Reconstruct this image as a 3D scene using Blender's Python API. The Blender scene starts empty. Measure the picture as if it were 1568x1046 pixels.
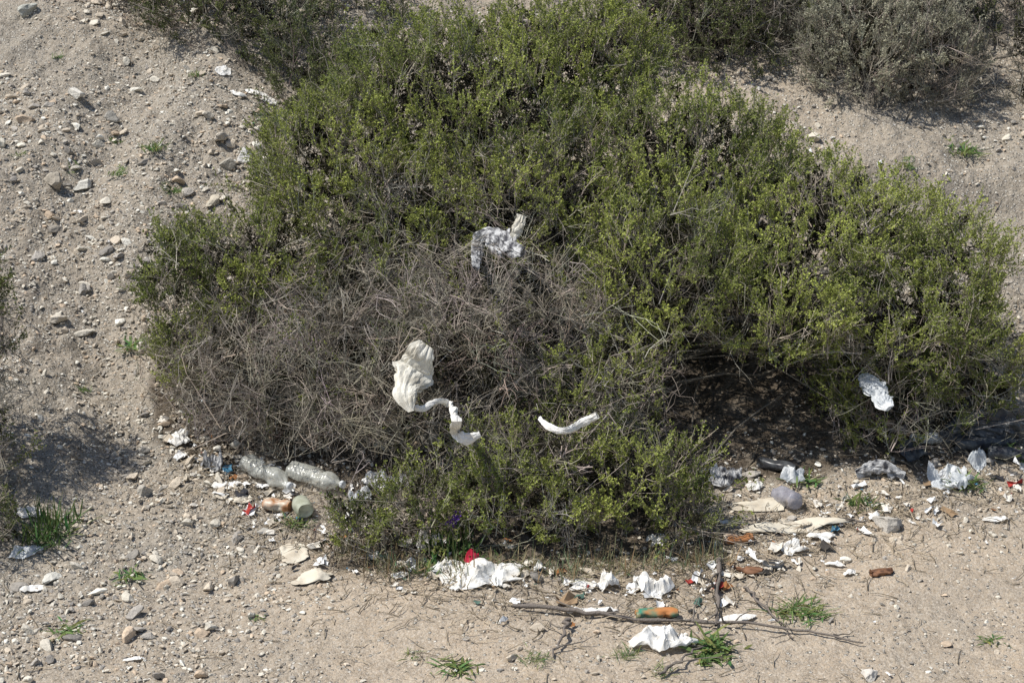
import bpy, bmesh, math, numpy as np, time
from mathutils import Vector
scene=bpy.context.scene
# ---------------------------------------------------------------- noise
_tab=np.random.default_rng(5).random(4096).astype(np.float32)
def _h(ix,iy,iz):
    n=(ix*73856093)^(iy*19349663)^(iz*83492791)
    n=(n^(n>>13))*1274126177
    return _tab[(n>>7)&4095]
def vn(p,s=1.0,off=0.0):
    p=np.asarray(p,dtype=np.float64)*s+off
    i=np.floor(p).astype(np.int64); f=p-i; f=f*f*(3-2*f)
    x,y,z=i[...,0],i[...,1],i[...,2]; fx,fy,fz=f[...,0],f[...,1],f[...,2]
    def L(a,b,t): return a+(b-a)*t
    return L(L(L(_h(x,y,z),_h(x+1,y,z),fx),L(_h(x,y+1,z),_h(x+1,y+1,z),fx),fy),
             L(L(_h(x,y,z+1),_h(x+1,y,z+1),fx),L(_h(x,y+1,z+1),_h(x+1,y+1,z+1),fx),fy),fz)
def fbm(p,s=1.0,o=3,off=0.0):
    r=0;a=.5
    for k in range(o):
        r=r+a*vn(p,s*2.03**k,off+17.3*k); a*=.5
    return r/(1-.5**o)
def sst(a,b,x):
    t=np.clip((x-a)/(b-a),0,1); return t*t*(3-2*t)
# ---------------------------------------------------------------- terrain
def height(x,y):
    x=np.atleast_1d(np.asarray(x,float)); y=np.atleast_1d(np.asarray(y,float))
    p=np.stack([x,y,np.zeros_like(x)],-1)
    y0=0.55-0.35*sst(-1.2,-2.2,x)
    k=.42
    d=(y-y0)/.45
    sp=np.where(d>20,d,np.log1p(np.exp(np.clip(d,-30,20))))*.45
    z=7*np.tanh(k*sp/7)
    on=sst(-.2,1.5,y-y0)
    wx=fbm(p,1.1,2,40.)-.5
    z=z+sst(.8,1.6,x)*.16*sst(0,.22,y-3.05-wx*.7+.1*x)-.04*sst(.8,1.6,x)*sst(1.5,3,y)
    z=z+(fbm(p,.55,2)-.5)*(.08+.25*on)
    z=z+(fbm(p,2.2,3,9.)-.5)*(.035+.14*on)
    z=z+(fbm(p,9.,2,3.)-.5)*(.018+.045*on)
    z=z-.13*np.exp(-((x+2.15+.12*(y-2)-.15*np.sin(y*1.7))/.28)**2)*on
    return z if z.size>1 else z.ravel()[0]
CAM=np.array([0.,-7.,3.2]); PITCH=math.radians(17); FX=784/math.tan(math.radians(16))
def ray(u,v):
    dx=(u-784)/FX; dz=(523-v)/FX
    return np.array([dx, math.cos(PITCH)+math.sin(PITCH)*dz, -math.sin(PITCH)+math.cos(PITCH)*dz])
_t=np.arange(5,30,.01)
def G(u,v,lift=0.):
    d=ray(u,v); q=CAM+_t[:,None]*d
    b=np.nonzero(q[:,2]<height(q[:,0],q[:,1]))[0]
    q=q[b[0]] if len(b) else q[-1]
    return np.array([q[0],q[1],float(height(q[0],q[1]))+lift])
def P(u,v,y):
    d=ray(u,v); return CAM+d*((y-CAM[1])/d[1])
def pxm(y): return FX/((y+7)*1.03)
# ---------------------------------------------------------------- mesh utils
def mk(name,V,F,mat,C=None,smooth=False,parent=None):
    V=np.ascontiguousarray(V,dtype=np.float32); F=np.ascontiguousarray(F,dtype=np.int32)
    me=bpy.data.meshes.new(name); nf,k=F.shape
    me.vertices.add(len(V)); me.vertices.foreach_set('co',V.ravel())
    me.loops.add(nf*k); me.loops.foreach_set('vertex_index',F.ravel())
    me.polygons.add(nf); me.polygons.foreach_set('loop_start',np.arange(0,nf*k,k,dtype=np.int32))
    me.polygons.foreach_set('loop_total',np.full(nf,k,dtype=np.int32))
    me.polygons.foreach_set('use_smooth',np.full(nf,smooth,dtype=bool))
    me.update(calc_edges=True)
    if C is not None:
        a=me.color_attributes.new('Col','FLOAT_COLOR','POINT')
        a.data.foreach_set('color',np.ascontiguousarray(C,dtype=np.float32).ravel())
    me.materials.append(mat)
    o=bpy.data.objects.new(name,me); scene.collection.objects.link(o)
    if parent: o.parent=parent
    return o
class Acc:
    def __init__(s): s.V=[];s.F=[];s.C=[];s.n=0
    def add(s,V,F,C):
        s.V.append(V);s.F.append(np.asarray(F)+s.n);s.C.append(C);s.n+=len(V)
    def make(s,name,mat,smooth=False,parent=None):
        return mk(name,np.concatenate(s.V),np.concatenate(s.F),mat,np.concatenate(s.C),smooth,parent)
def unit(a):
    a=np.asarray(a,float); return a/np.maximum(np.linalg.norm(a,axis=-1,keepdims=True),1e-9)
def tube(pts,rad,k=3,col=(1,1,1,0)):
    pts=np.asarray(pts,float); n=len(pts); rad=np.broadcast_to(rad,(n,))
    t=unit(np.gradient(pts,axis=0)); ref=np.array([.31,.17,.93]); 
    if abs(t[0]@unit(ref))>.9: ref=np.array([1.,.2,0])
    a=unit(np.cross(t,ref)); b=np.cross(t,a)
    an=np.arange(k)*2*np.pi/k
    V=pts[:,None]+rad[:,None,None]*(np.cos(an)[None,:,None]*a[:,None]+np.sin(an)[None,:,None]*b[:,None])
    V=V.reshape(-1,3); i=np.arange(n-1)[:,None]*k; j=np.arange(k)[None]; j2=(j+1)%k
    F=np.stack([i+j,i+j2,i+k+j2,i+k+j],-1).reshape(-1,4)
    return V,F,np.tile(np.array(col,float),(len(V),1))
def leafquads(base,d,L,W,r):
    n=len(base); side=unit(np.cross(d,unit(r.normal(size=(n,3)))))
    L=L[:,None];W=W[:,None]
    V=np.stack([base,base+d*L*.55+side*W*.5,base+d*L,base+d*L*.55-side*W*.5],1).reshape(-1,3)
    F=np.arange(4*n).reshape(n,4); j=np.repeat(.75+.5*r.random(n),4)
    return V,F,np.stack([j,j,j,np.ones_like(j)],-1)
def tmpl_green(seed,L=.16,ns=8,ld=1.,ll=.0112,lw=.0066):
    r=np.random.default_rng(seed); A=Acc()
    t=np.linspace(0,1,4)[:,None]; bend=r.normal(size=3)*[.25,.25,0]*L
    main=t*np.array([0,0,L])+t**2*bend
    A.add(*tube(main,np.linspace(.0021,.0009,4)))
    stems=[(main,L,int(28*ld))]
    for s in range(ns):
        q=r.uniform(.2,.92); b=np.array([0,0,L*q])+q*q*bend
        az=r.uniform(0,6.28); el=r.uniform(.35,.85); l=r.uniform(.025,.07)*(1.2-.5*q)*L/.16
        d=np.array([math.cos(az)*math.sin(el),math.sin(az)*math.sin(el),math.cos(el)])
        tt=np.linspace(0,1,2)[:,None]; pth=b+tt*d*l+tt**2*np.array([0,0,.25*l])
        A.add(*tube(pth,np.linspace(.0012,.0007,2)))
        stems.append((pth,l,int(r.integers(9,15)*ld)))
    for pth,l,n in stems:
        if n<1: continue
        q=.25+.75*r.random(n)**.8; idx=q*(len(pth)-1); i=np.minimum(idx.astype(int),len(pth)-2); f=(idx-i)[:,None]
        base=pth[i]*(1-f)+pth[i+1]*f; tg=unit(pth[-1]-pth[0])
        d=unit(unit(r.normal(size=(n,3)))+tg*.7)
        A.add(*leafquads(base,d,ll*r.uniform(.6,1.35,n),lw*r.uniform(.7,1.3,n),r))
    return np.concatenate(A.V),np.concatenate(A.F),np.concatenate(A.C)
def tmpl_twig(seed,L=.23,nb=4,rad=.0021):
    r=np.random.default_rng(seed); A=Acc()
    def br(b,d,l,rd,lev):
        n=4 if lev==0 else 2
        pts=[b]; dd=d.copy()
        for k in range(n):
            dd=unit(dd+r.normal(size=3)*.28); pts.append(pts[-1]+dd*l/n)
        pts=np.array(pts); j=r.uniform(.7,1.3); A.add(*tube(pts,np.linspace(rd,rd*.45,n+1),3,(j,j,j,0)))
        if lev<2:
            for k in range(3 if lev==0 else 2):
                i=r.integers(1,n+1); br(pts[i],unit(dd+r.normal(size=3)*.75),l*r.uniform(.35,.65),rd*.65,lev+1)
    for k in range(nb): br(r.normal(size=3)*.01,unit(np.array([0,0,1.])+r.normal(size=3)*.45),L*r.uniform(.6,1.1),rad,0 if k<2 else 1)
    return np.concatenate(A.V),np.concatenate(A.F),np.concatenate(A.C)
def basis(d,roll):
    d=unit(d); ref=np.where(np.abs(d[:,2:3])>.9,np.array([[1.,0,0]]),np.array([[0,0,1.]]))
    a=unit(np.cross(ref,d)); b=np.cross(d,a); c,s=np.cos(roll)[:,None],np.sin(roll)[:,None]
    return np.stack([a*c+b*s,-a*s+b*c,d],-1)
def inst(A,T,R,loc,sc,lt,tt):
    if len(loc)==0: return
    V,F,C=T; M=len(loc); n=len(V)
    W=(np.einsum('mij,nj->mni',R*sc[:,None,None],V)+loc[:,None]).astype(np.float32)
    FF=F[None]+(np.arange(M)*n)[:,None,None]
    al=C[:,3][None,:,None]
    col=C[None,:,:3]*(al*lt[:,None]+(1-al)*tt[:,None])
    col=np.concatenate([col,np.broadcast_to(al,(M,n,1))],-1).astype(np.float32)
    A.add(W.reshape(-1,3),FF.reshape(-1,F.shape[1]),col.reshape(-1,4))
# ---------------------------------------------------------------- materials
def newmat(name):
    m=bpy.data.materials.new(name); m.use_nodes=True; nt=m.node_tree
    return m,nt,nt.nodes,nt.links,nt.nodes['Principled BSDF']
def foliage_mat(name,tr=.25):
    m,nt,N,L,B=newmat(name); N.remove(B); B=N.new('ShaderNodeBsdfDiffuse')
    a=N.new('ShaderNodeAttribute'); a.attribute_name='Col'
    L.new(a.outputs['Color'],B.inputs['Color'])
    t=N.new('ShaderNodeBsdfTranslucent'); L.new(a.outputs['Color'],t.inputs['Color'])
    mu=N.new('ShaderNodeMath'); mu.operation='MULTIPLY'; mu.inputs[1].default_value=tr; L.new(a.outputs['Alpha'],mu.inputs[0])
    mx=N.new('ShaderNodeMixShader'); L.new(mu.outputs[0],mx.inputs[0]); L.new(B.outputs[0],mx.inputs[1]); L.new(t.outputs[0],mx.inputs[2])
    L.new(mx.outputs[0],N['Material Output'].inputs['Surface']); return m
def attr_mat(name,bump=0,bs=200):
    m,nt,N,L,B=newmat(name); N.remove(B); B=N.new('ShaderNodeBsdfDiffuse'); L.new(B.outputs[0],N['Material Output'].inputs['Surface'])
    a=N.new('ShaderNodeAttribute'); a.attribute_name='Col'
    tc=N.new('ShaderNodeTexCoord'); n=N.new('ShaderNodeTexNoise'); n.inputs['Scale'].default_value=bs; n.inputs['Detail'].default_value=3
    L.new(tc.outputs['Object'],n.inputs['Vector'])
    mr=N.new('ShaderNodeMapRange'); mr.inputs['To Min'].default_value=.65; mr.inputs['To Max'].default_value=1.3; L.new(n.outputs[0],mr.inputs[0])
    vm=N.new('ShaderNodeVectorMath'); vm.operation='MULTIPLY'; L.new(a.outputs['Color'],vm.inputs[0]); L.new(mr.outputs[0],vm.inputs[1])
    L.new(vm.outputs[0],B.inputs['Color'])
    if bump:
        b=N.new('ShaderNodeBump'); b.inputs['Strength'].default_value=bump; b.inputs['Distance'].default_value=.01
        L.new(n.outputs[0],b.inputs['Height']); L.new(b.outputs[0],B.inputs['Normal'])
    return m
def solid(name,c1,c2=None,rough=.7,scale=25,alpha=1.,metal=0,spec=.3,trl=0.):
    m,nt,N,L,B=newmat(name); c2=c2 or tuple(x*.7 for x in c1)
    tc=N.new('ShaderNodeTexCoord'); n=N.new('ShaderNodeTexNoise'); n.inputs['Scale'].default_value=scale; n.inputs['Detail'].default_value=5
    L.new(tc.outputs['Object'],n.inputs['Vector'])
    cr=N.new('ShaderNodeValToRGB'); cr.color_ramp.elements[0].position=.38; cr.color_ramp.elements[1].position=.58
    cr.color_ramp.elements[0].color=(*c2,1); cr.color_ramp.elements[1].color=(*c1,1)
    L.new(n.outputs[0],cr.inputs[0]); L.new(cr.outputs[0],B.inputs['Base Color'])
    B.inputs['Roughness'].default_value=rough; B.inputs['Metallic'].default_value=metal; B.inputs['Specular IOR Level'].default_value=spec
    out=B.outputs[0]; fin=N['Material Output'].inputs['Surface']
    if trl>0:
        bp=N.new('ShaderNodeBump'); bp.inputs['Strength'].default_value=.45; bp.inputs['Distance'].default_value=.005
        n2=N.new('ShaderNodeTexNoise'); n2.inputs['Scale'].default_value=60; n2.inputs['Detail'].default_value=3; n2.inputs['Distortion'].default_value=1.5
        L.new(tc.outputs['Object'],n2.inputs['Vector']); L.new(n2.outputs[0],bp.inputs['Height']); L.new(bp.outputs[0],B.inputs['Normal'])
        t=N.new('ShaderNodeBsdfTranslucent'); L.new(cr.outputs[0],t.inputs['Color']); mx=N.new('ShaderNodeMixShader'); mx.inputs[0].default_value=trl
        L.new(out,mx.inputs[1]); L.new(t.outputs[0],mx.inputs[2]); out=mx.outputs[0]; L.new(out,fin)
    if alpha<1:
        t=N.new('ShaderNodeBsdfTransparent'); mx=N.new('ShaderNodeMixShader'); mx.inputs[0].default_value=alpha
        L.new(t.outputs[0],mx.inputs[1]); L.new(out,mx.inputs[2]); L.new(mx.outputs[0],fin)
    return m
M_fol=foliage_mat('shrub_foliage'); M_weed=foliage_mat('weed_foliage',.35)
M_stone=attr_mat('stone',.5,90); M_wood=attr_mat('dead_wood',.6,150); M_scrap=attr_mat('litter_scraps',0,60)
M_white=solid('white_paper',(.84,.83,.80),(.72,.69,.63),.8,30,spec=.15,trl=.12)
M_cream=solid('cream_plastic',(.78,.75,.66),(.56,.52,.43),.5,16,spec=.4,trl=.12)
M_grayp=solid('gray_plastic',(.60,.60,.60),(.06,.06,.07),.4,30,.95,trl=.1)
M_wfilm=solid('white_plastic_film',(.80,.82,.83),(.46,.50,.54),.4,26,.82,trl=.15)
M_clear=solid('clear_plastic',(.72,.73,.67),(.52,.52,.46),.2,30,.45,0,.8)
M_purple=solid('tinted_plastic',(.40,.40,.46),(.28,.28,.34),.3,30,.65,0,.6)
M_red=solid('red_cloth',(.40,.012,.04),(.24,.01,.03),.8)
M_orange=solid('orange_can',(.38,.17,.07),(.60,.55,.45),.4,16)
M_greenc=solid('green_can',(.05,.22,.15),(.48,.20,.07),.4,14)
M_jar=solid('pale_green_plastic',(.52,.55,.44),(.40,.42,.32),.4,30,.7)
M_tan=solid('cardboard',(.62,.57,.47),(.50,.44,.35),.85,12,spec=.1)
M_dark=solid('dark_plastic',(.08,.085,.09),(.025,.025,.03),.3,20)
M_rust=solid('rusty_metal',(.22,.11,.06),(.10,.05,.03),.7,40)
def ground_mat():
    m,nt,N,L,B=newmat('dry_ground'); N.remove(B); B=N.new('ShaderNodeBsdfDiffuse'); L.new(B.outputs[0],N['Material Output'].inputs['Surface'])
    tc=N.new('ShaderNodeTexCoord'); at=N.new('ShaderNodeAttribute'); at.attribute_name='Col'
    sp=N.new('ShaderNodeSeparateColor'); L.new(at.outputs['Color'],sp.inputs[0])
    def noise(s,d=5,r=.6):
        n=N.new('ShaderNodeTexNoise'); n.inputs['Scale'].default_value=s; n.inputs['Detail'].default_value=d; n.inputs['Roughness'].default_value=r
        L.new(tc.outputs['Object'],n.inputs['Vector']); return n
    def vor(s):
        n=N.new('ShaderNodeTexVoronoi'); n.inputs['Scale'].default_value=s; L.new(tc.outputs['Object'],n.inputs['Vector']); return n
    def mixc(f,a,b,bt='MIX'):
        x=N.new('ShaderNodeMix'); x.data_type='RGBA'; x.blend_type=bt
        for s,v in ((0,f),(6,a),(7,b)):
            if isinstance(v,(int,float)): x.inputs[s].default_value=v
            elif isinstance(v,tuple): x.inputs[s].default_value=(*v,1)
            else: L.new(v,x.inputs[s])
        return x.outputs[2]
    def rmp(i,a,b,lo=0.,hi=1.):
        r=N.new('ShaderNodeMapRange'); r.inputs[1].default_value=a; r.inputs[2].default_value=b; r.inputs[3].default_value=lo; r.inputs[4].default_value=hi; L.new(i,r.inputs[0]); return r.outputs[0]
    n1=noise(1.6,3); n2=noise(14,5,.7); n3=noise(90,3,.7)
    silt=mixc(rmp(n1.outputs[0],.35,.65),(.60,.49,.365),(.50,.42,.325))
    dirt=mixc(rmp(n1.outputs[0],.35,.65),(.46,.395,.31),(.38,.34,.28))
    base=mixc(sp.outputs[0],silt,dirt)
    base=mixc(rmp(n2.outputs[0],.3,.7),base,mixc(1.,base,(.72,.70,.68),'MULTIPLY'))
    v1=vor(50); v2=vor(120)
    hue=N.new('ShaderNodeSeparateColor'); L.new(v1.outputs['Color'],hue.inputs[0])
    peb=mixc(hue.outputs[0],(.26,.235,.20),(.74,.70,.62))
    pm=N.new('ShaderNodeMath'); pm.operation='MULTIPLY'; L.new(rmp(v1.outputs['Distance'],.42,.30),pm.inputs[0])
    sel=N.new('ShaderNodeMath'); sel.operation='MULTIPLY_ADD'; sel.inputs[1].default_value=.6; sel.inputs[2].default_value=.15; L.new(sp.outputs[0],sel.inputs[0])
    lt=N.new('ShaderNodeMath'); lt.operation='LESS_THAN'; L.new(hue.outputs[1],lt.inputs[0]); L.new(sel.outputs[0],lt.inputs[1]); L.new(lt.outputs[0],pm.inputs[1])
    base=mixc(pm.outputs[0],base,peb)
    h2=N.new('ShaderNodeSeparateColor'); L.new(v2.outputs['Color'],h2.inputs[0])
    base=mixc(rmp(h2.outputs[0],.0,1.,.0,.5),base,mixc(h2.outputs[1],(.22,.20,.17),(.70,.655,.58)))
    base=mixc(rmp(n3.outputs[0],.35,.7,0.,.5),base,mixc(1.,base,(.55,.53,.51),'MULTIPLY'))
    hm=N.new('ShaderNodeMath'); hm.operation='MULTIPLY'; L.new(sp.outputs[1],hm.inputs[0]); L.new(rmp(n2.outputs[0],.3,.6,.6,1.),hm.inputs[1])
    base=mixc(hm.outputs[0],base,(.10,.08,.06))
    L.new(base,B.inputs['Color'])
    ad=N.new('ShaderNodeMath'); ad.operation='MULTIPLY_ADD'; L.new(pm.outputs[0],ad.inputs[0]); ad.inputs[1].default_value=.8; L.new(n2.outputs[0],ad.inputs[2])
    ad2=N.new('ShaderNodeMath'); ad2.operation='MULTIPLY_ADD'; L.new(n3.outputs[0],ad2.inputs[0]); ad2.inputs[1].default_value=.5; L.new(ad.outputs[0],ad2.inputs[2])
    b=N.new('ShaderNodeBump'); b.inputs['Strength'].default_value=1.; b.inputs['Distance'].default_value=.02; L.new(ad2.outputs[0],b.inputs['Height']); L.new(b.outputs[0],B.inputs['Normal'])
    return m
# ---------------------------------------------------------------- main shrub lobes
def lobe(u,v,y,ru,rv,ry,g,tint=1.,tw=1.): 
    s=pxm(y); return dict(c=P(u,v,y),r=np.array([ru/s,ry,rv/s]),g=g,t=tint,tw=tw)
main=[lobe(720,180,2.4,230,140,.75,1.35,1.15),lobe(860,100,2.7,175,90,.6,1.35,1.05),lobe(530,265,2.1,145,120,.6,1.15,1.),
 lobe(620,110,2.7,105,75,.5,1.3,1.05),
 lobe(385,410,1.7,135,90,.5,.95,1.),lobe(275,420,1.6,55,65,.3,1.1,1.),lobe(640,350,1.75,190,110,.55,.8,.95),lobe(830,320,1.7,155,115,.5,.95,.95),
 lobe(1040,260,2.0,190,130,.6,1.35,1.1),lobe(1240,355,1.6,185,105,.6,1.35,1.15),lobe(1420,410,1.55,120,95,.5,1.35,1.15),
 lobe(1030,420,1.2,140,115,.45,1.25,1.1),lobe(1190,470,1.1,135,70,.4,1.35,1.15),lobe(1370,490,1.2,160,80,.45,1.15,1.05),
 lobe(1490,550,1.3,75,100,.4,.8,.95),
 lobe(760,500,.98,185,115,.45,-.1,.9),lobe(560,510,1.15,150,110,.45,-.02,.9),lobe(395,560,1.2,145,95,.42,.05,.9),
 lobe(290,530,1.35,60,65,.35,.75,.95),lobe(600,600,.9,120,75,.34,-.1,.9),lobe(470,610,1.05,110,65,.32,.08,.9),
 lobe(920,590,.75,95,85,.35,.5,.95),lobe(810,690,.45,140,60,.28,.65,1.),lobe(960,735,.35,125,80,.3,1.,1.05),
 lobe(800,775,.24,130,72,.25,.9,1.),lobe(640,780,.22,75,55,.22,.8,.95),lobe(1040,790,.25,60,55,.2,.9,.95),
 lobe(1380,635,1.0,100,62,.3,.5,.9),lobe(1310,595,1.25,75,62,.3,.8,.9),lobe(1500,625,1.2,75,45,.3,.2,.85),lobe(545,810,.1,40,35,.12,.8,1.),
 lobe(1130,600,1.75,150,110,.3,.1,.5,.25),lobe(1130,680,1.35,120,55,.25,.05,.5,.28)]  # last two lobes: leaf and twig colours darkened to paint the hollow's shade
def front(u,v,off=.15):
    d=ray(u,v); best=99
    for l in main:
        o=(CAM-l['c'])/l['r']; q=d/l['r']; a=q@q; b=o@q; c=o@o-1
        D=b*b-a*c
        if D>0: best=min(best,(-b-math.sqrt(D))/a)
    if best>90: best=7.7
    return CAM+d*(best-off)
GREEN=[tmpl_green(s) for s in range(6)]
LONG=[tmpl_green(20+s,.25,9,1.0) for s in range(3)]
SPARSE=[tmpl_green(40+s,.19,6,.4) for s in range(4)]
TWIG=[tmpl_twig(60+s) for s in range(8)]
INNER_SHADE=[tmpl_green(80+s,.15,6,.75,.017,.010) for s in range(3)]  # fill sprigs, later coloured near black to paint shade inside the crown
def shrub(name,lobes,dens,base,seed,c_lo=(.125,.158,.05),c_hi=(.39,.43,.115),twc=(.33,.295,.245),sc=1.,limb_r=.012,back=.35,nlimb=4,gapk=.75):
    r=np.random.default_rng(seed); A=Acc()
    c_lo=np.array(c_lo);c_hi=np.array(c_hi);twc=np.array(twc)
    POS=[];NRM=[];GR=[];TN=[];TW=[]
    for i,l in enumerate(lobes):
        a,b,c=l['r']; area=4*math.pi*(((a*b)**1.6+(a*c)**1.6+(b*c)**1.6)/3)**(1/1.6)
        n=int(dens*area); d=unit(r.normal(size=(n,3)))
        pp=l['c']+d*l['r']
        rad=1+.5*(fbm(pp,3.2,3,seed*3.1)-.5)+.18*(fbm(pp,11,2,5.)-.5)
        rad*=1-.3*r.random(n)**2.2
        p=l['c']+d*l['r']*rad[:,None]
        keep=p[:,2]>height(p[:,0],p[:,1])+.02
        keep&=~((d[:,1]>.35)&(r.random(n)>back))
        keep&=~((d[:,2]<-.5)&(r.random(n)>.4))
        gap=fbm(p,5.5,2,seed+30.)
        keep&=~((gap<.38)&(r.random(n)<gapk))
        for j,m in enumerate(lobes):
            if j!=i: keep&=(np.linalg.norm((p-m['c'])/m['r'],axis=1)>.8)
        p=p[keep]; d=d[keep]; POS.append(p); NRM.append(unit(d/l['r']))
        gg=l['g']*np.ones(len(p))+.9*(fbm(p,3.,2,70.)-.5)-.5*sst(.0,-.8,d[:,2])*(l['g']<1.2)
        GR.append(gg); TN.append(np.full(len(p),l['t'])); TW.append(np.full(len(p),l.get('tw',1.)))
    p=np.concatenate(POS);nr=np.concatenate(NRM);gg=np.concatenate(GR);tn=np.concatenate(TN);tw=np.concatenate(TW);n=len(p)
    up=np.array([0,0,1.])
    dirs=unit(nr*.5+up*.75+r.normal(size=(n,3))*.3)
    isg=r.random(n)<gg
    h=fbm(p,2.4,3,11.); h=np.clip((h-.3)/.4,0,1)[:,None]; h=np.clip(h*.7+r.random((n,1))*.5-.05,0,1)
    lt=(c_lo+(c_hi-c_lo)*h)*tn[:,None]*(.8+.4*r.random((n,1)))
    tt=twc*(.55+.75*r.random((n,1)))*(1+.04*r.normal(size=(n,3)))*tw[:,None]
    scl=sc*r.uniform(.75,1.25,n); roll=r.uniform(0,6.28,n); R=basis(dirs,roll)
    kind=r.random(n)
    for k,T in enumerate(GREEN):
        m=isg&(kind>.18)&((np.arange(n)%6)==k); inst(A,T,R[m],p[m]-dirs[m]*.11*sc,scl[m],lt[m],tt[m])
    for k,T in enumerate(SPARSE):
        m=isg&(kind<=.18)&(kind>.07)&((np.arange(n)%4)==k); inst(A,T,R[m],p[m]-dirs[m]*.11*sc,scl[m],lt[m],tt[m])
    for k,T in enumerate(LONG):
        m=isg&(kind<=.07)&((np.arange(n)%3)==k); inst(A,T,R[m],p[m]-dirs[m]*.12*sc,scl[m],lt[m],tt[m])
    d2=unit(nr*.6+up*.25+r.normal(size=(n,3))*.6); R2=basis(d2,roll)
    dry=((~isg)&(r.random(n)<.75))|(isg&(r.random(n)<.05))
    for k,T in enumerate(TWIG):
        m=dry&((np.arange(n)%8)==k); inst(A,T,R2[m],p[m]-d2[m]*.18*sc,scl[m],lt[m],tt[m])
    m=(~isg)&(r.random(n)<.12); inst(A,SPARSE[0],R[m],p[m]-dirs[m]*.08,scl[m],lt[m]*.85,tt[m])
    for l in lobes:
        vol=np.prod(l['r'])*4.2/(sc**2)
        for T,den,rr_ in ((None,35,.6),(INNER_SHADE,300,.64)):
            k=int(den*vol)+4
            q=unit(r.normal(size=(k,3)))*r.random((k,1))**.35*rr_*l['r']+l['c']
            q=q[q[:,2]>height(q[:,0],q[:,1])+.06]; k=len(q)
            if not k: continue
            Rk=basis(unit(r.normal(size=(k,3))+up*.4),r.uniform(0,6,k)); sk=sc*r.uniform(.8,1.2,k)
            if T is None: inst(A,TWIG[r.integers(8)],Rk,q,sk,np.tile(c_lo,(k,1)),np.tile(twc*.5*l.get('tw',1.),(k,1)))  # inner twigs darkened in colour, painted interior shade
            else: inst(A,T[r.integers(3)],Rk,q,sk,np.tile(np.array([.045,.043,.026]),(k,1)),np.tile(twc*.3,(k,1)))  # near-black leaf colour stands in for shade between the branches
        for _ in range(nlimb):
            b0=base[r.integers(len(base))]+r.normal(size=3)*[.12,.12,0]; b0[2]=float(height(b0[0],b0[1]))-.02
            e=l['c']+unit(r.normal(size=3)+up*.5)*l['r']*.75
            t=np.linspace(0,1,8)[:,None]
            mid=(b0+e)/2+np.array([0,0,.10*np.linalg.norm(e-b0)])+r.normal(size=3)*.07
            pth=(1-t)**2*b0+2*t*(1-t)*mid+t*t*e+np.concatenate([np.zeros((1,3)),r.normal(size=(7,3))*.018])
            j=r.uniform(.3,.6)  # limb colour darkened to paint the shade within the crown
            A.add(*tube(pth,np.linspace(limb_r*r.uniform(.4,.9),.002,8),5,(*(twc*j),0)))
    return A.make(name,M_fol)
gr=lambda x,y: np.array([x,y,float(height(x,y))])
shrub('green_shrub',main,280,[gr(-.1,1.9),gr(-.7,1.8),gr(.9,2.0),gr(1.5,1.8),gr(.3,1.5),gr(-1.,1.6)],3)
left=[lobe(-60,560,.75,85,130,.35,.5,.9),lobe(-30,450,.9,40,50,.25,1.1,1.),lobe(-80,720,.4,110,90,.3,.4,.8),lobe(-15,790,.15,45,45,.2,.7,.9)]
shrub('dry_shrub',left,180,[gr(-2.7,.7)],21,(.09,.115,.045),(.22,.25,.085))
def gl(u,v,dy,w,hh,g,t=1.,up=.55,dp=.5):
    b=G(u,v); return dict(c=b+np.array([0,dy,hh*up]),r=np.array([w,dp,hh]),g=g,t=t)
BG=dict(c_lo=(.085,.105,.048),c_hi=(.22,.245,.095),twc=(.24,.215,.18),sc=1.2,nlimb=3,gapk=.6)
s1=[gl(255,40,.3,.40,.36,.75),gl(330,70,.35,.45,.40,.75),gl(410,125,.5,.45,.42,.8),gl(470,185,.3,.34,.36,.9),gl(530,120,.8,.5,.5,1.),gl(420,40,.9,.6,.5,.8)]
shrub('green_shrub',s1,140,[G(380,110)+[0,.4,0]],31,**BG)
s2=[gl(650,40,.8,.7,.6,.8),gl(820,60,1.0,.7,.6,.9),gl(1010,122,.45,.5,.42,.75),gl(1110,135,.45,.45,.40,.85),gl(1180,118,.5,.36,.42,.7),gl(1010,40,1.1,.8,.6,.8),gl(1150,50,1.0,.7,.6,.75),gl(1230,60,.8,.4,.5,.7)]
shrub('green_shrub',s2,145,[G(900,60)+[0,.8,0],G(1100,90)+[0,.6,0]],41,**BG)
s3=[gl(1330,165,.35,.42,.42,1.,1.,.7),gl(1440,185,.45,.36,.42,.9,1.,.7),gl(1270,100,.5,.35,.40,1.,1.),gl(1390,110,.6,.52,.50,1.1,1.,.8)]
shrub('gray_shrub',s3,240,[G(1360,190)+[0,.3,0]],51,(.24,.235,.175),(.48,.47,.35),(.34,.305,.255),1.0,gapk=.5)
s4=[gl(1600,140,.9,.42,.5,.6,.9),gl(1540,40,1.2,.7,.6,.8,.8),gl(1660,200,.4,.45,.4,.5),gl(1520,110,.9,.4,.45,.6)]
shrub('dry_shrub',s4,130,[G(1560,150)+[0,.5,0]],61,**BG)
s5=[dict(c=gr(x,y)+np.array([0,0,.3]),r=np.array([w,.6,.6]),g=.8,t=.85) for x,y,w in [(-1.9,6.2,.7),(-1.1,6.2,.8),(-.3,6.0,.8),(.5,6.0,.8),(1.3,6.0,.8),(2.2,5.8,.8),(3.1,5.4,.7),(3.9,5.8,.7)]]
shrub('dry_shrub',s5,85,[gr(x,6.4) for x in (-2,0,2)],71,**{**BG,'sc':1.4})
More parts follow.
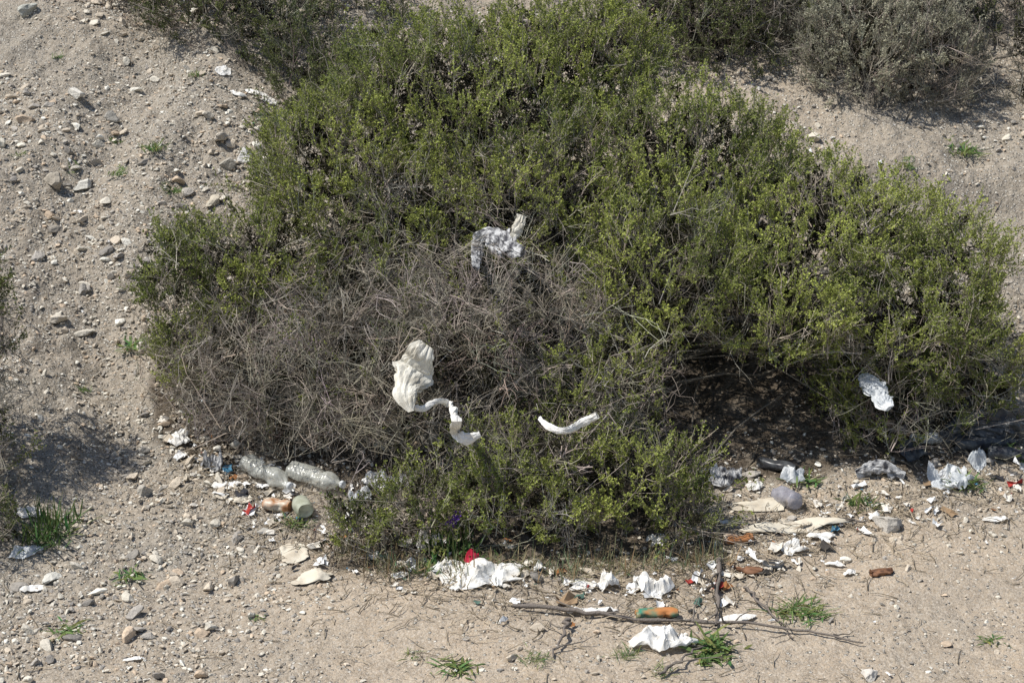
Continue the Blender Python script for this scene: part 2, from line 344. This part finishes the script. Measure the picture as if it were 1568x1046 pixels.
# ---------------------------------------------------------------- ground sheet
def axis(lo,hi,step,far):
    a=np.arange(lo,hi,step); o=[];s=step;x=hi
    while x<far: o.append(x); s*=1.22; x+=s
    o.append(far); p=[];s=step;x=lo-step
    while x>-far: p.append(x); s*=1.22; x-=s
    p.append(-far); return np.concatenate([p[::-1],a,o])
X=axis(-3.3,3.4,.014,600); Y=axis(-1.6,5.6,.016,600)
gx,gy=np.meshgrid(X,Y,indexing='xy'); gz=height(gx,gy)
fine=fbm(np.stack([gx,gy,gx*0],-1),38.,2,2.)-.5
pz=np.stack([gx,gy,gx*0],-1)
grav=np.clip(sst(-.3,.9,gy-.2*gx)*.75+sst(-.3,-1.5,gx)*.8+(fbm(pz,1.3,2,60.)-.5)*1.2,0,1)
near=(np.abs(gx)<6)&(gy>-4)&(gy<8)
gz=gz+np.where(near,fine*(.012+.022*grav),0)
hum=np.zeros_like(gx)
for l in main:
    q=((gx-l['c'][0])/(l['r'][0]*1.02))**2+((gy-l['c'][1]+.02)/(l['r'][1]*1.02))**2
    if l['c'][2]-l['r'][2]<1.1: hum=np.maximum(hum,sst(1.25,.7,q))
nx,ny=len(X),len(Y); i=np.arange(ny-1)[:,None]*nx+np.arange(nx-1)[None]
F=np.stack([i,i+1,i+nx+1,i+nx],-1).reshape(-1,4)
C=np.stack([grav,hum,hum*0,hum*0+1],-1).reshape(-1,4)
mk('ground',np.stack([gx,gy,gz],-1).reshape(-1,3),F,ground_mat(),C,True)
# ---------------------------------------------------------------- stones
def ico(sub,seed,amp=.3):
    bm=bmesh.new(); bmesh.ops.create_icosphere(bm,subdivisions=sub,radius=1)
    V=np.array([v.co[:] for v in bm.verts]); F=np.array([[v.index for v in f.verts] for f in bm.faces]); bm.free()
    r=np.random.default_rng(seed)
    for _ in range(8):
        d=unit(r.normal(size=3)); t=r.uniform(.4,.75); q=V@d; V=V-np.where(q>t,(q-t),0)[:,None]*d
    V=V*(1+amp*(fbm(V,1.6,3,seed*3.)-.5))[:,None]
    return V,F,np.ones((len(V),4))*np.array([1,1,1,0])
SM=[ico(1,s) for s in range(6)]; MD=[ico(2,10+s,.5) for s in range(6)]
def stone_cols(n,r):
    pal=np.array([(.60,.555,.47),(.52,.45,.36),(.38,.35,.31),(.72,.69,.61),(.54,.43,.32),(.27,.25,.225)])
    c=pal[r.choice(6,n,p=[.28,.26,.16,.12,.12,.06])]; return c*(.85+.3*r.random((n,1)))
def stones(name,xy,size,T,r,sink=.3):
    A=Acc(); n=len(xy); z=height(xy[:,0],xy[:,1]); p=np.stack([xy[:,0],xy[:,1],z+size*(.5-sink)],-1)
    R=basis(unit(r.normal(size=(n,3))),r.uniform(0,6,n)); R=R*np.stack([r.uniform(.7,1.5,n),r.uniform(.6,1.1,n),r.uniform(.4,.9,n)],-1)[:,None,:]
    R[:,2,:]*=.7
    c=stone_cols(n,r)
    for k,t in enumerate(T):
        m=(np.arange(n)%len(T))==k; inst(A,t,R[m],p[m],size[m],c[m],c[m])
    return A.make(name,M_stone)
r=np.random.default_rng(77)
def field(N,wf,lo,hi,s):
    xy=np.stack([r.uniform(-3.2,3.3,N),r.uniform(-1.5,5.4,N)],-1)
    cl=fbm(np.concatenate([xy,np.zeros((N,1))],1),s,3,8.)
    w=wf(xy[:,0],xy[:,1])*sst(lo,hi,cl)
    core=((xy[:,0]-.3)/1.5)**2+((xy[:,1]-1.9)/.9)**2<1
    return xy[(r.random(N)<w)&~core]
xy=field(100000,lambda x,y:.12+.9*np.clip(sst(-.2,1.,y)*.4+sst(-.5,-1.4,x)*.8,0,1),.25,.55,1.8)
stones('gravel',xy,.0045+.015*r.random(len(xy))**2.4,SM,r)
xy=field(7200,lambda x,y:.06+.9*np.clip(sst(0,1.,y)*.3+sst(-.8,-1.5,x)*.8,0,1),.35,.62,1.9)
stones('scattered_stones',xy,.012+.035*r.random(len(xy))**2.7,MD,r,.25)
for k,(u,v,s,c) in enumerate([(1362,812,.082,(.50,.47,.42)),(175,186,.055,(.36,.34,.3)),(222,758,.05,(.42,.39,.34)),(115,148,.065,(.6,.57,.51)),(338,216,.055,(.48,.43,.36)),(378,247,.08,(.66,.64,.6)),
    (328,314,.07,(.5,.45,.36)),(352,258,.06,(.36,.33,.28)),(82,285,.085,(.38,.34,.28)),(320,182,.055,(.46,.42,.35)),(195,98,.04,(.5,.47,.4)),(90,495,.05,(.55,.5,.42)),(60,398,.05,(.4,.37,.33)),(130,448,.05,(.33,.31,.28)),
    (1240,215,.06,(.6,.55,.47)),(40,20,.07,(.4,.4,.36)),(85,355,.05,(.3,.27,.23)),(125,290,.06,(.6,.58,.52)),(80,888,.04,(.6,.58,.52)),(1005,798,.045,(.6,.57,.52)),(320,612,.05,(.55,.55,.52)),(1330,1037,.04,(.6,.56,.5))]):
    A=Acc(); g=G(u,v,s*.25); R=basis(unit(r.normal(size=(1,3))),np.array([1.*k])); R=R*np.array([1.15,.9,.75]); R[:,2,:]*=.75
    cc=np.array([c]); inst(A,ico(3,100+k,.7),R,g[None],np.array([s]),cc,cc); A.make('rock',M_stone)
# ---------------------------------------------------------------- litter builders
def sheet(name,u,v,w,h,rot,amp,mat,seed,n=34):
    g=G(u,v)
    a,b=np.meshgrid(np.linspace(-1,1,n),np.linspace(-1,1,n))
    q=np.stack([a,b,a*0+seed],-1); rad=np.maximum(np.abs(a),np.abs(b))
    f=1-.12*rad**2*(a*a*b*b)*3
    x=(a*f+rad**2*.9*(fbm(q,1.3,3,seed*1.7)-.5))*w/2; y=(b*f+rad**2*.9*(fbm(q,1.3,3,seed*2.3+40)-.5))*h/2; m=max(w,h)
    pp=np.stack([x/m*3,y/m*3,x*0+seed*.37],-1)
    wp=pp+.8*np.stack([vn(pp,1.1,11.),vn(pp,1.1,21.),x*0],-1)
    rg=lambda s,o: 1-np.abs(vn(wp,s,o)-.5)*2
    z=amp*(1.4*np.maximum(fbm(pp,.8,2,seed)-.40,0)*2+.32*rg(1.3,4.)**4+.18*rg(2.9,9.)**3+.07*rg(6.,2.)**2)-amp*.15
    z=z*(1-.5*rad**6)
    c,s=math.cos(rot),math.sin(rot); X_=g[0]+c*x-s*y; Y_=g[1]+s*x+c*y
    Z_=height(X_,Y_)+.008+np.maximum(z,0)
    i=np.arange(n-1)[:,None]*n+np.arange(n-1)[None]; F=np.stack([i,i+1,i+n+1,i+n],-1).reshape(-1,4)
    return mk(name,np.stack([X_,Y_,Z_],-1).reshape(-1,3),F,mat,smooth=amp<.03)
def loft(name,pts,wid,mat,seed,flat=.45,k=44,sub=16,rough=.5,parent=None):
    pts=np.array(pts,float); n=len(pts); t=np.linspace(0,n-1,(n-1)*sub+1)
    Q=[];W=[]
    for s in t:
        i=min(int(s),n-2); f=s-i; p0,p1,p2,p3=pts[max(i-1,0)],pts[i],pts[i+1],pts[min(i+2,n-1)]
        Q.append(.5*((2*p1)+(-p0+p2)*f+(2*p0-5*p1+4*p2-p3)*f*f+(-p0+3*p1-3*p2+p3)*f**3)); f2=f*f*(3-2*f); W.append(wid[i]*(1-f2)+wid[i+1]*f2)
    Q=np.array(Q);W=np.array(W); tg=unit(np.gradient(Q,axis=0)); ref=np.array([.1,-1,.2])
    a=unit(np.cross(tg,ref)); b=np.cross(tg,a); an=np.arange(k)*2*np.pi/k
    ca=np.cos(an)[None,:,None];sa=np.sin(an)[None,:,None]
    rel=W[:,None,None]*(ca*a[:,None]+flat*sa*b[:,None])
    mw=np.mean(W); arc=np.concatenate([[0],np.cumsum(np.linalg.norm(np.diff(Q,axis=0),axis=1))])/mw
    K=np.stack(np.broadcast_arrays(np.cos(an)[None]*1.4,np.sin(an)[None]*1.4,arc[:,None]*.45),-1)
    K=K+.5*np.stack([vn(K,1.2,3.),vn(K,1.2,8.),vn(K,1.2,12.)],-1)
    lo=fbm(K,.9,2,seed*2.3)-.5; cr=(1-np.abs(vn(K,1.9,seed)-.5)*2)**3; cr2=(1-np.abs(vn(K,4.,seed+5)-.5)*2)**2; cr3=(1-np.abs(vn(K,8.5,seed+9)-.5)*2)**2
    V=Q[:,None]+rel*(1+rough*(1.6*lo-.7*cr-.28*cr2-.10*cr3+.4))[...,None]
    V=V.reshape(-1,3); m=len(Q); i=np.arange(m-1)[:,None]*k; j=np.arange(k)[None]; j2=(j+1)%k
    F=np.stack([i+j,i+j2,i+k+j2,i+k+j],-1).reshape(-1,4)
    return mk(name,V,F,mat,parent=parent)
def lathe(name,prof,g,axis_dir,mat,dent=.0,seed=0,k=28,parent=None,squash=1.):
    prof=np.array(prof,float); d=unit(np.array(axis_dir,float)); a=unit(np.cross(d,[0.01,0,1.])); b=np.cross(a,d)
    an=np.arange(k)*2*np.pi/k
    V=prof[:,0][:,None,None]*d+prof[:,1][:,None,None]*(np.cos(an)[None,:,None]*a+squash*np.sin(an)[None,:,None]*b)
    if dent: V=V-unit(V-prof[:,0][:,None,None]*d)*(dent*np.clip(fbm(V,22,2,seed)-.45,0,1)*4)[...,None]
    V=V.reshape(-1,3)+g; m=len(prof); i=np.arange(m-1)[:,None]*k; j=np.arange(k)[None]; j2=(j+1)%k
    F=np.stack([i+j,i+j2,i+k+j2,i+k+j],-1).reshape(-1,4)
    return mk(name,V,F,mat,smooth=True,parent=parent)
def empty(name):
    e=bpy.data.objects.new(name,None); e.empty_display_size=.05; scene.collection.objects.link(e); return e
def bottle(u,v,dx,dy,L,R,mat,seed,capm):
    g=G(u,v,R*.95); d=unit(np.array([dx,dy,(float(height(g[0]+dx*.1,g[1]+dy*.1))-float(height(g[0]-dx*.1,g[1]-dy*.1)))/.2])); e=empty('plastic_bottle')
    pr=[(0,.001),(0,R*.8),(.008,R)]
    for s in np.linspace(.03,L*.68,12): pr+=[(s-.004,R),(s,R*.93),(s+.004,R)]
    pr+=[(L*.74,R*.98),(L*.82,R*.75),(L*.88,R*.42),(L*.9,.014),(L*.95,.014)]
    pr=[(a-L/2,b) for a,b in pr]
    lathe('body',pr,g,d,mat,.016,seed,parent=e,squash=.85)
    lathe('cap',[(L*.45,.001),(L*.45,.017),(L*.5,.017),(L*.5,.001)],g,d,capm,parent=e)
def can(name,u,v,dx,dy,L,R,mat,seed,sq=.8,dent=.012):
    g=G(u,v,R*sq*.95); d=unit(np.array([dx,dy,.02]))
    pr=[(0,.001),(.003,R*.7),(0,R*.78),(.006,R*.85),(.014,R)]+[(s,R) for s in np.linspace(.02,L-.02,9)]+[(L-.01,R*.92),(L-.002,R*.8),(L,R*.82),(L-.003,R*.75),(L-.004,.001)]
    lathe(name,[(a-L/2,b) for a,b in pr],g,d,mat,dent,seed,parent=None,squash=sq)
bottle(412,742,.75,-.75,.33,.052,M_clear,1,M_wfilm); bottle(485,745,.85,-.5,.31,.050,M_clear,2,M_wfilm)
can('drink_can',425,782,.8,-.3,.13,.036,M_orange,3); can('plastic_jar',464,790,.35,-.9,.11,.042,M_jar,4,1.,0.004)
can('drink_can',1005,946,.95,.1,.17,.032,M_greenc,5,.6,.02); can('drink_can',1130,832,.9,.1,.13,.032,M_orange,6,.7)
can('rusty_can',1146,880,.9,-.3,.12,.033,M_rust,7,.5,.02); can('rusty_can',1350,880,.9,.2,.10,.03,M_rust,8,.4,.015)
g=G(1205,775,.037); lathe('plastic_cup',[(-.075,.001),(-.075,.044)]+[(s,.044-.05*(s+.07)+(.002 if i%2 else 0)) for i,s in enumerate(np.linspace(-.07,.07,16))]+[(.075,.038),(.075,.001)],g,(.35,-.9,.15),M_purple,.012,3)
g=G(1184,868,.012); lathe('bottle_lid',[(-.006,.001),(-.006,.045),(.006,.047),(.008,.042),(.003,.040),(.003,.001)],g,(.05,.1,1),M_dark)
can('plastic_bottle',1425,680,.9,.1,.20,.035,M_wfilm,9,.8); can('dark_bottle',1500,690,.9,.1,.26,.045,M_dark,10,.8); can('dark_bottle',1545,705,.9,-.2,.2,.042,M_dark,11,.8); can('dark_bottle',1190,722,.7,-.5,.2,.035,M_dark,12,.8)
# caught in the shrub
F_=front
loft('plastic_bag',[F_(652,528,.10),F_(643,542,.14),F_(632,568,.20),F_(622,600,.27),F_(630,630,.30)],[.040,.062,.084,.058,.014],M_cream,3,.4,rough=.45)
def FB(*q): return F_(*q,.27)
loft('plastic_bag_strip',[FB(628,622),FB(648,626),FB(668,614),FB(690,620),FB(699,642),FB(697,662),FB(712,672),FB(735,664)],[.012,.014,.012,.016,.022,.020,.026,.012],M_white,5,.5,24,10,.5)
loft('plastic_bag_strip',[FB(826,640),FB(842,654),FB(866,660),FB(890,648),FB(915,636)],[.009,.014,.014,.017,.016],M_white,7,.5,24,10,.5)
loft('torn_plastic_bag',[F_(728,412),F_(731,378),F_(745,362),F_(770,374,.2),F_(800,388,.2)],[.015,.03,.04,.055,.02],M_grayp,9,.5,rough=.7)
loft('torn_plastic_bag',[F_(784,372,.22),F_(793,350,.2),F_(799,330,.18)],[.012,.028,.020],M_cream,13,.5,24,9,.6)
loft('plastic_wrapper',[F_(1322,575),F_(1335,592,.18),F_(1348,612,.2),F_(1362,625,.22)],[.03,.055,.05,.02],M_wfilm,15,.45,rough=.65)
loft('dark_plastic_bag',[G(1440,690,.05),G(1480,682,.09),G(1530,680,.08),G(1570,680,.04)],[.03,.06,.07,.04],M_dark,17,.6,rough=.7)
loft('dark_plastic_bag',[G(1310,735,.03),G(1345,732,.05),G(1385,737,.03)],[.02,.035,.015],M_grayp,19,.6,rough=.8)
for k,(nm,u,v,w,h,ro,am,mt) in enumerate([
 ('white_cloth',735,888,.40,.20,.05,.085,M_white),('red_cloth',722,870,.13,.08,.2,.09,M_red),('paper_sheet',452,850,.13,.17,.3,.014,M_tan),
 ('paper_sheet',482,888,.17,.09,.1,.02,M_tan),('crumpled_tissue',655,842,.10,.09,.3,.09,M_white),('crumpled_tissue',1000,903,.15,.16,1.,.07,M_white),
 ('paper_scrap',898,900,.13,.08,.2,.04,M_white),('paper_scrap',932,902,.11,.07,.7,.05,M_white),('crumpled_paper',1018,988,.24,.16,.2,.07,M_white),
 ('cardboard_piece',1158,778,.24,.11,.1,.014,M_tan),('plastic_strip',1212,812,.42,.09,.12,.025,M_tan),('paper_scrap',1215,845,.11,.08,.3,.04,M_white),('paper_scrap',1258,826,.12,.05,.1,.02,M_white),
 ('torn_plastic_bag',1455,738,.22,.16,.6,.09,M_wfilm),('torn_plastic_bag',1495,714,.10,.08,.6,.05,M_wfilm),('plastic_wrapper',1215,735,.12,.10,.4,.04,M_wfilm),('plastic_wrapper',1110,742,.15,.12,.8,.06,M_grayp),('paper_scrap',1155,750,.08,.06,.3,.03,M_white),
 ('foam_pieces',580,745,.16,.10,0,.10,M_white),('foam_pieces',625,742,.10,.07,.4,.07,M_white),('plastic_wrapper',524,795,.08,.15,.2,.06,M_white),('paper_scrap',273,678,.11,.12,.2,.03,M_white),
 ('paper_scrap',345,746,.14,.07,.1,.02,M_white),('paper_scrap',368,768,.10,.06,.1,.015,M_tan),('plastic_wrapper',327,717,.10,.10,.1,.09,M_grayp),('paper_scrap',318,618,.10,.06,.1,.05,M_wfilm),
 ('paper_scrap',400,150,.20,.06,-.3,.03,M_white),('paper_scrap',365,148,.10,.05,-.3,.02,M_white),('paper_scrap',343,112,.10,.06,.1,.03,M_white),('paper_scrap',45,790,.12,.08,.1,.03,M_white),('paper_scrap',42,852,.14,.07,.4,.03,M_wfilm),
 ('paper_scrap',50,905,.1,.05,.2,.012,M_white),('paper_scrap',205,1012,.08,.03,.2,.01,M_white),('paper_scrap',1005,830,.08,.10,.2,.04,M_white),('paper_scrap',1130,950,.14,.06,.2,.015,M_white),('paper_scrap',1278,868,.10,.03,-.4,.015,M_white),
 ('paper_scrap',1300,880,.06,.04,.4,.02,M_white),('paper_scrap',1524,798,.12,.04,0,.012,M_white),('paper_scrap',880,940,.1,.05,.2,.015,M_white),('paper_scrap',920,938,.12,.05,.2,.015,M_white),
 ('plastic_wrapper',550,768,.10,.08,.2,.05,M_wfilm),('paper_scrap',612,884,.08,.04,.3,.02,M_white),('plastic_wrapper',1400,700,.14,.1,.2,.06,M_dark),('plastic_wrapper',1085,735,.14,.1,.2,.06,M_wfilm)]):
    sheet(nm,u,v,w,h,ro,am,mt,k+3)
# small scraps
A=Acc(); r=np.random.default_rng(5)
line=np.array([G(*q)[:2] for q in [(300,690),(400,780),(520,830),(650,880),(800,895),(1000,900),(1130,860),(1250,800),(1400,770),(1560,720)]])
def scrap(xy,s,c):
    n=4; a,b=np.meshgrid(np.linspace(-.5,.5,n),np.linspace(-.5,.5,n)); a=a*s*r.uniform(.7,1.6)+r.normal(size=a.shape)*s*.08; b=b*s*r.uniform(.25,1)+r.normal(size=a.shape)*s*.08
    z=np.abs(r.normal(size=a.shape))*s*.22; th=r.uniform(0,6.28); X_=xy[0]+a*math.cos(th)-b*math.sin(th); Y_=xy[1]+a*math.sin(th)+b*math.cos(th)
    i=np.arange(n-1)[:,None]*n+np.arange(n-1)[None]; V=np.stack([X_,Y_,height(X_,Y_)+.008+z],-1).reshape(-1,3)
    A.add(V,np.stack([i,i+1,i+n+1,i+n],-1).reshape(-1,4),np.tile(np.array([*c,1.]),(16,1)))
wh=[(.78,.77,.74),(.66,.62,.55),(.74,.74,.73),(.50,.45,.37)]; cc=[(.08,.2,.30),(.40,.06,.05),(.3,.14,.06),(.10,.16,.13),(.05,.05,.055),(.30,.21,.13),(.10,.09,.08),(.04,.04,.04)]
for _ in range(640):
    t=(r.random()**.8 if r.random()<.5 else r.random()**1.3)*(len(line)-1); i=int(t); q=line[i]*(1-t+i)+line[i+1]*(t-i)+r.normal(size=2)*[.09,.14]
    scrap(q,.010+.05*r.random()**3.2,wh[r.integers(4)] if r.random()<.82 else cc[r.integers(8)])
for _ in range(300):
    scrap(np.array([r.uniform(-2.6,2.8),r.uniform(-1.3,3.5)]),.006+.022*r.random()**3,wh[r.integers(4)] if r.random()<.93 else cc[r.integers(8)])
A.make('litter_scraps',M_scrap)
# ---------------------------------------------------------------- sticks
def stick(name,pts,r0,r1,seed,side=3):
    rr=np.random.default_rng(seed); A=Acc(); q=np.array([G(u,v) for u,v in pts]); t=np.linspace(0,len(q)-1,len(q)*5)
    i=np.minimum(t.astype(int),len(q)-2); f=(t-i)[:,None]; p=q[i]*(1-f)+q[i+1]*f+rr.normal(size=(len(t),3))*.005
    p[:,2]=height(p[:,0],p[:,1])+r0+.012+.015*rr.random()*np.sin(t*2)
    A.add(*tube(p,np.linspace(r0,r1,len(t))*(1+.15*rr.normal(size=len(t))),6,(.19,.165,.145,1)))
    for _ in range(side):
        k=rr.integers(3,len(t)); d=unit(np.array([rr.normal(),rr.normal(),.15])); l=rr.uniform(.08,.22); s=np.linspace(0,1,5)[:,None]
        A.add(*tube(p[k]+s*d*l+rr.normal(size=(5,3))*.004,np.linspace(r1,.0015,5),6,(.2,.175,.15,1)))
    A.make(name,M_wood,True)
stick('dead_branch',[(785,936),(860,943),(960,952),(1060,958),(1150,965),(1240,975),(1322,992)],.010,.004,1,7)
stick('dead_branch',[(1103,865),(1100,900),(1097,965)],.012,.006,2,3); stick('dead_branch',[(868,955),(862,985),(848,1010)],.009,.004,3,2)
stick('dead_branch',[(1010,1040),(1050,1015),(1090,985)],.007,.003,4,2); stick('dead_branch',[(1140,905),(1165,935),(1200,960),(1215,985)],.006,.003,5,3)
stick('dead_branch',[(1260,806),(1330,806)],.008,.004,6,1)
A=Acc()
for _ in range(2600):
    if r.random()<.75: t=r.random()*(len(line)-1); i=int(t); q=line[i]*(1-t+i)+line[i+1]*(t-i)+r.normal(size=2)*[.12,.2]+[0,-.02]
    else: q=np.array([r.uniform(-2.6,2.8),r.uniform(-1.4,3.)])
    l=r.uniform(.03,.14); th=r.uniform(0,3.14); s=np.linspace(-.5,.5,4)[:,None]; p=np.array([q[0],q[1],0])+s*l*np.array([math.cos(th),math.sin(th),0])+r.normal(size=(4,3))*.006
    p[:,2]=height(p[:,0],p[:,1])+.006+.02*r.random()*np.array([0,.5,1,.7]); c=np.array([.36,.30,.22])*r.uniform(.4,1.4)
    A.add(*tube(p,np.linspace(.0022,.001,4)*r.uniform(.7,1.5),3,(*c,1)))
A.make('dry_twig_litter',M_wood)
# ---------------------------------------------------------------- weeds
def weed(u,v,size,n,wd,up=.6,col=(.15,.21,.075),seed=0,name='weed',flower=False):
    rr=np.random.default_rng(seed+int(u)); A=Acc(); g=G(u,v)
    for _ in range(n):
        az=rr.uniform(0,6.28); l=size*rr.uniform(.35,1.1); el=rr.uniform(.15,1.)*up*1.5; s=np.linspace(0,1,6)
        hor=np.array([math.cos(az),math.sin(az),0]); b=g+np.array([*(rr.normal(size=2)*size*.38),0])
        p=b+hor*(l*s*math.cos(el))[:,None]+np.array([0,0,1.])*(l*(s*math.sin(el)-.35*s**2*math.cos(el)+.25*s))[:,None]
        sd=np.array([-hor[1],hor[0],.4*rr.normal()]); w=wd*rr.uniform(.5,1.2)*np.array([.4,.8,1.,.9,.6,.08])
        V=np.stack([p+sd*w[:,None]/2,p-sd*w[:,None]/2],1).reshape(-1,3); V[:,2]=np.maximum(V[:,2],height(V[:,0],V[:,1])+.004)
        F=[[2*i,2*i+1,2*i+3,2*i+2] for i in range(5)]; c=np.array(col)*rr.uniform(.6,1.4)*np.array([1+.2*rr.normal(),1,1])
        A.add(V,F,np.tile([*c,1.],(12,1)))
    if flower:
        for _ in range(36):
            b=g+np.array([0,0,size*1.1])+rr.normal(size=3)*[.016,.016,.02]
            V,F,_c=leafquads(b[None],unit(rr.normal(size=(1,3))),np.array([.016]),np.array([.010]),rr)
            A.add(V,F,np.tile([.13,.05,.35,1.],(4,1)))
    A.make(name,M_weed)
for a in [(235,232,.08,80,.006),(176,220,.05,40,.005),(180,270,.07,50,.005,.4),(265,295,.07,50,.005,.4),(200,534,.08,40,.010,.35),(200,884,.08,50,.008,.3),(104,968,.08,50,.008,.3),(700,1024,.09,60,.009,.3),
 (1092,990,.10,90,.012,.5),(1085,1010,.08,60,.012,.3),(1232,942,.11,90,.006,.3),(1200,938,.08,60,.006,.4),(1322,775,.09,60,.009,.6),(1480,745,.10,60,.010,.5),(1515,982,.05,30,.006,.3),(1480,240,.11,70,.008,.5),
 (960,1005,.07,70,.003,.6),(820,1012,.07,70,.003,.5),(630,1005,.05,26,.004,.3),(1232,740,.08,50,.010,.5),(110,265,.05,24,.005,.3),(410,190,.10,80,.007,.8),(455,805,.08,60,.008,.5),(1010,1030,.06,50,.003,.5),(396,948,.04,24,.004,.3),(1556,700,.10,50,.016,.6),
 (30,240,.05,24,.005),(300,120,.06,40,.005),(90,90,.05,30,.005),(130,600,.05,30,.005),(1390,260,.06,40,.005)]:
    weed(*a[:5],up=(a[5] if len(a)>5 else .6))
DG=(.10,.155,.055)
weed(75,815,.15,150,.007,1.,DG); weed(60,835,.11,90,.006,.8,DG); weed(695,850,.15,70,.013,1.1,DG,flower=True,name='purple_flower_weed'); weed(720,862,.09,50,.012,.7,DG); weed(660,876,.08,50,.008,.7)
DR=(.26,.24,.14)
for u,v in [(540,850),(900,868),(1000,868),(590,872),(820,874),(760,872),(950,878),(1060,870),(700,885),(620,880),(1090,860),(870,880)]: weed(u,v,.12,80,.004,1.0,DR)
# ---------------------------------------------------------------- light, camera
S=np.array([-.50,-.10,.84]); S=S/np.linalg.norm(S)
sun=bpy.data.lights.new('sun','SUN'); sun.energy=5.0; sun.angle=math.radians(.53); sun.color=(1,.96,.89)
so=bpy.data.objects.new('sun',sun); scene.collection.objects.link(so); so.rotation_euler=Vector(S).to_track_quat('Z','Y').to_euler(); so.location=(-5,0,9)
w=bpy.data.worlds.new('World'); scene.world=w; w.use_nodes=True; nt=w.node_tree
sky=nt.nodes.new('ShaderNodeTexSky'); sky.sky_type='NISHITA'; sky.sun_disc=False; sky.sun_elevation=math.asin(S[2]); sky.sun_rotation=math.atan2(S[0],S[1])
nt.links.new(sky.outputs[0],nt.nodes['Background'].inputs[0]); nt.nodes['Background'].inputs[1].default_value=.11
scene.view_settings.view_transform='Standard'; scene.view_settings.look='None'; scene.view_settings.exposure=0
cd=bpy.data.cameras.new('camera'); co=bpy.data.objects.new('camera',cd); scene.collection.objects.link(co)
co.location=CAM; co.rotation_euler=(math.radians(90-17),0,0); cd.sensor_width=36; cd.lens=18/math.tan(math.radians(16)); cd.clip_end=3000
scene.camera=co
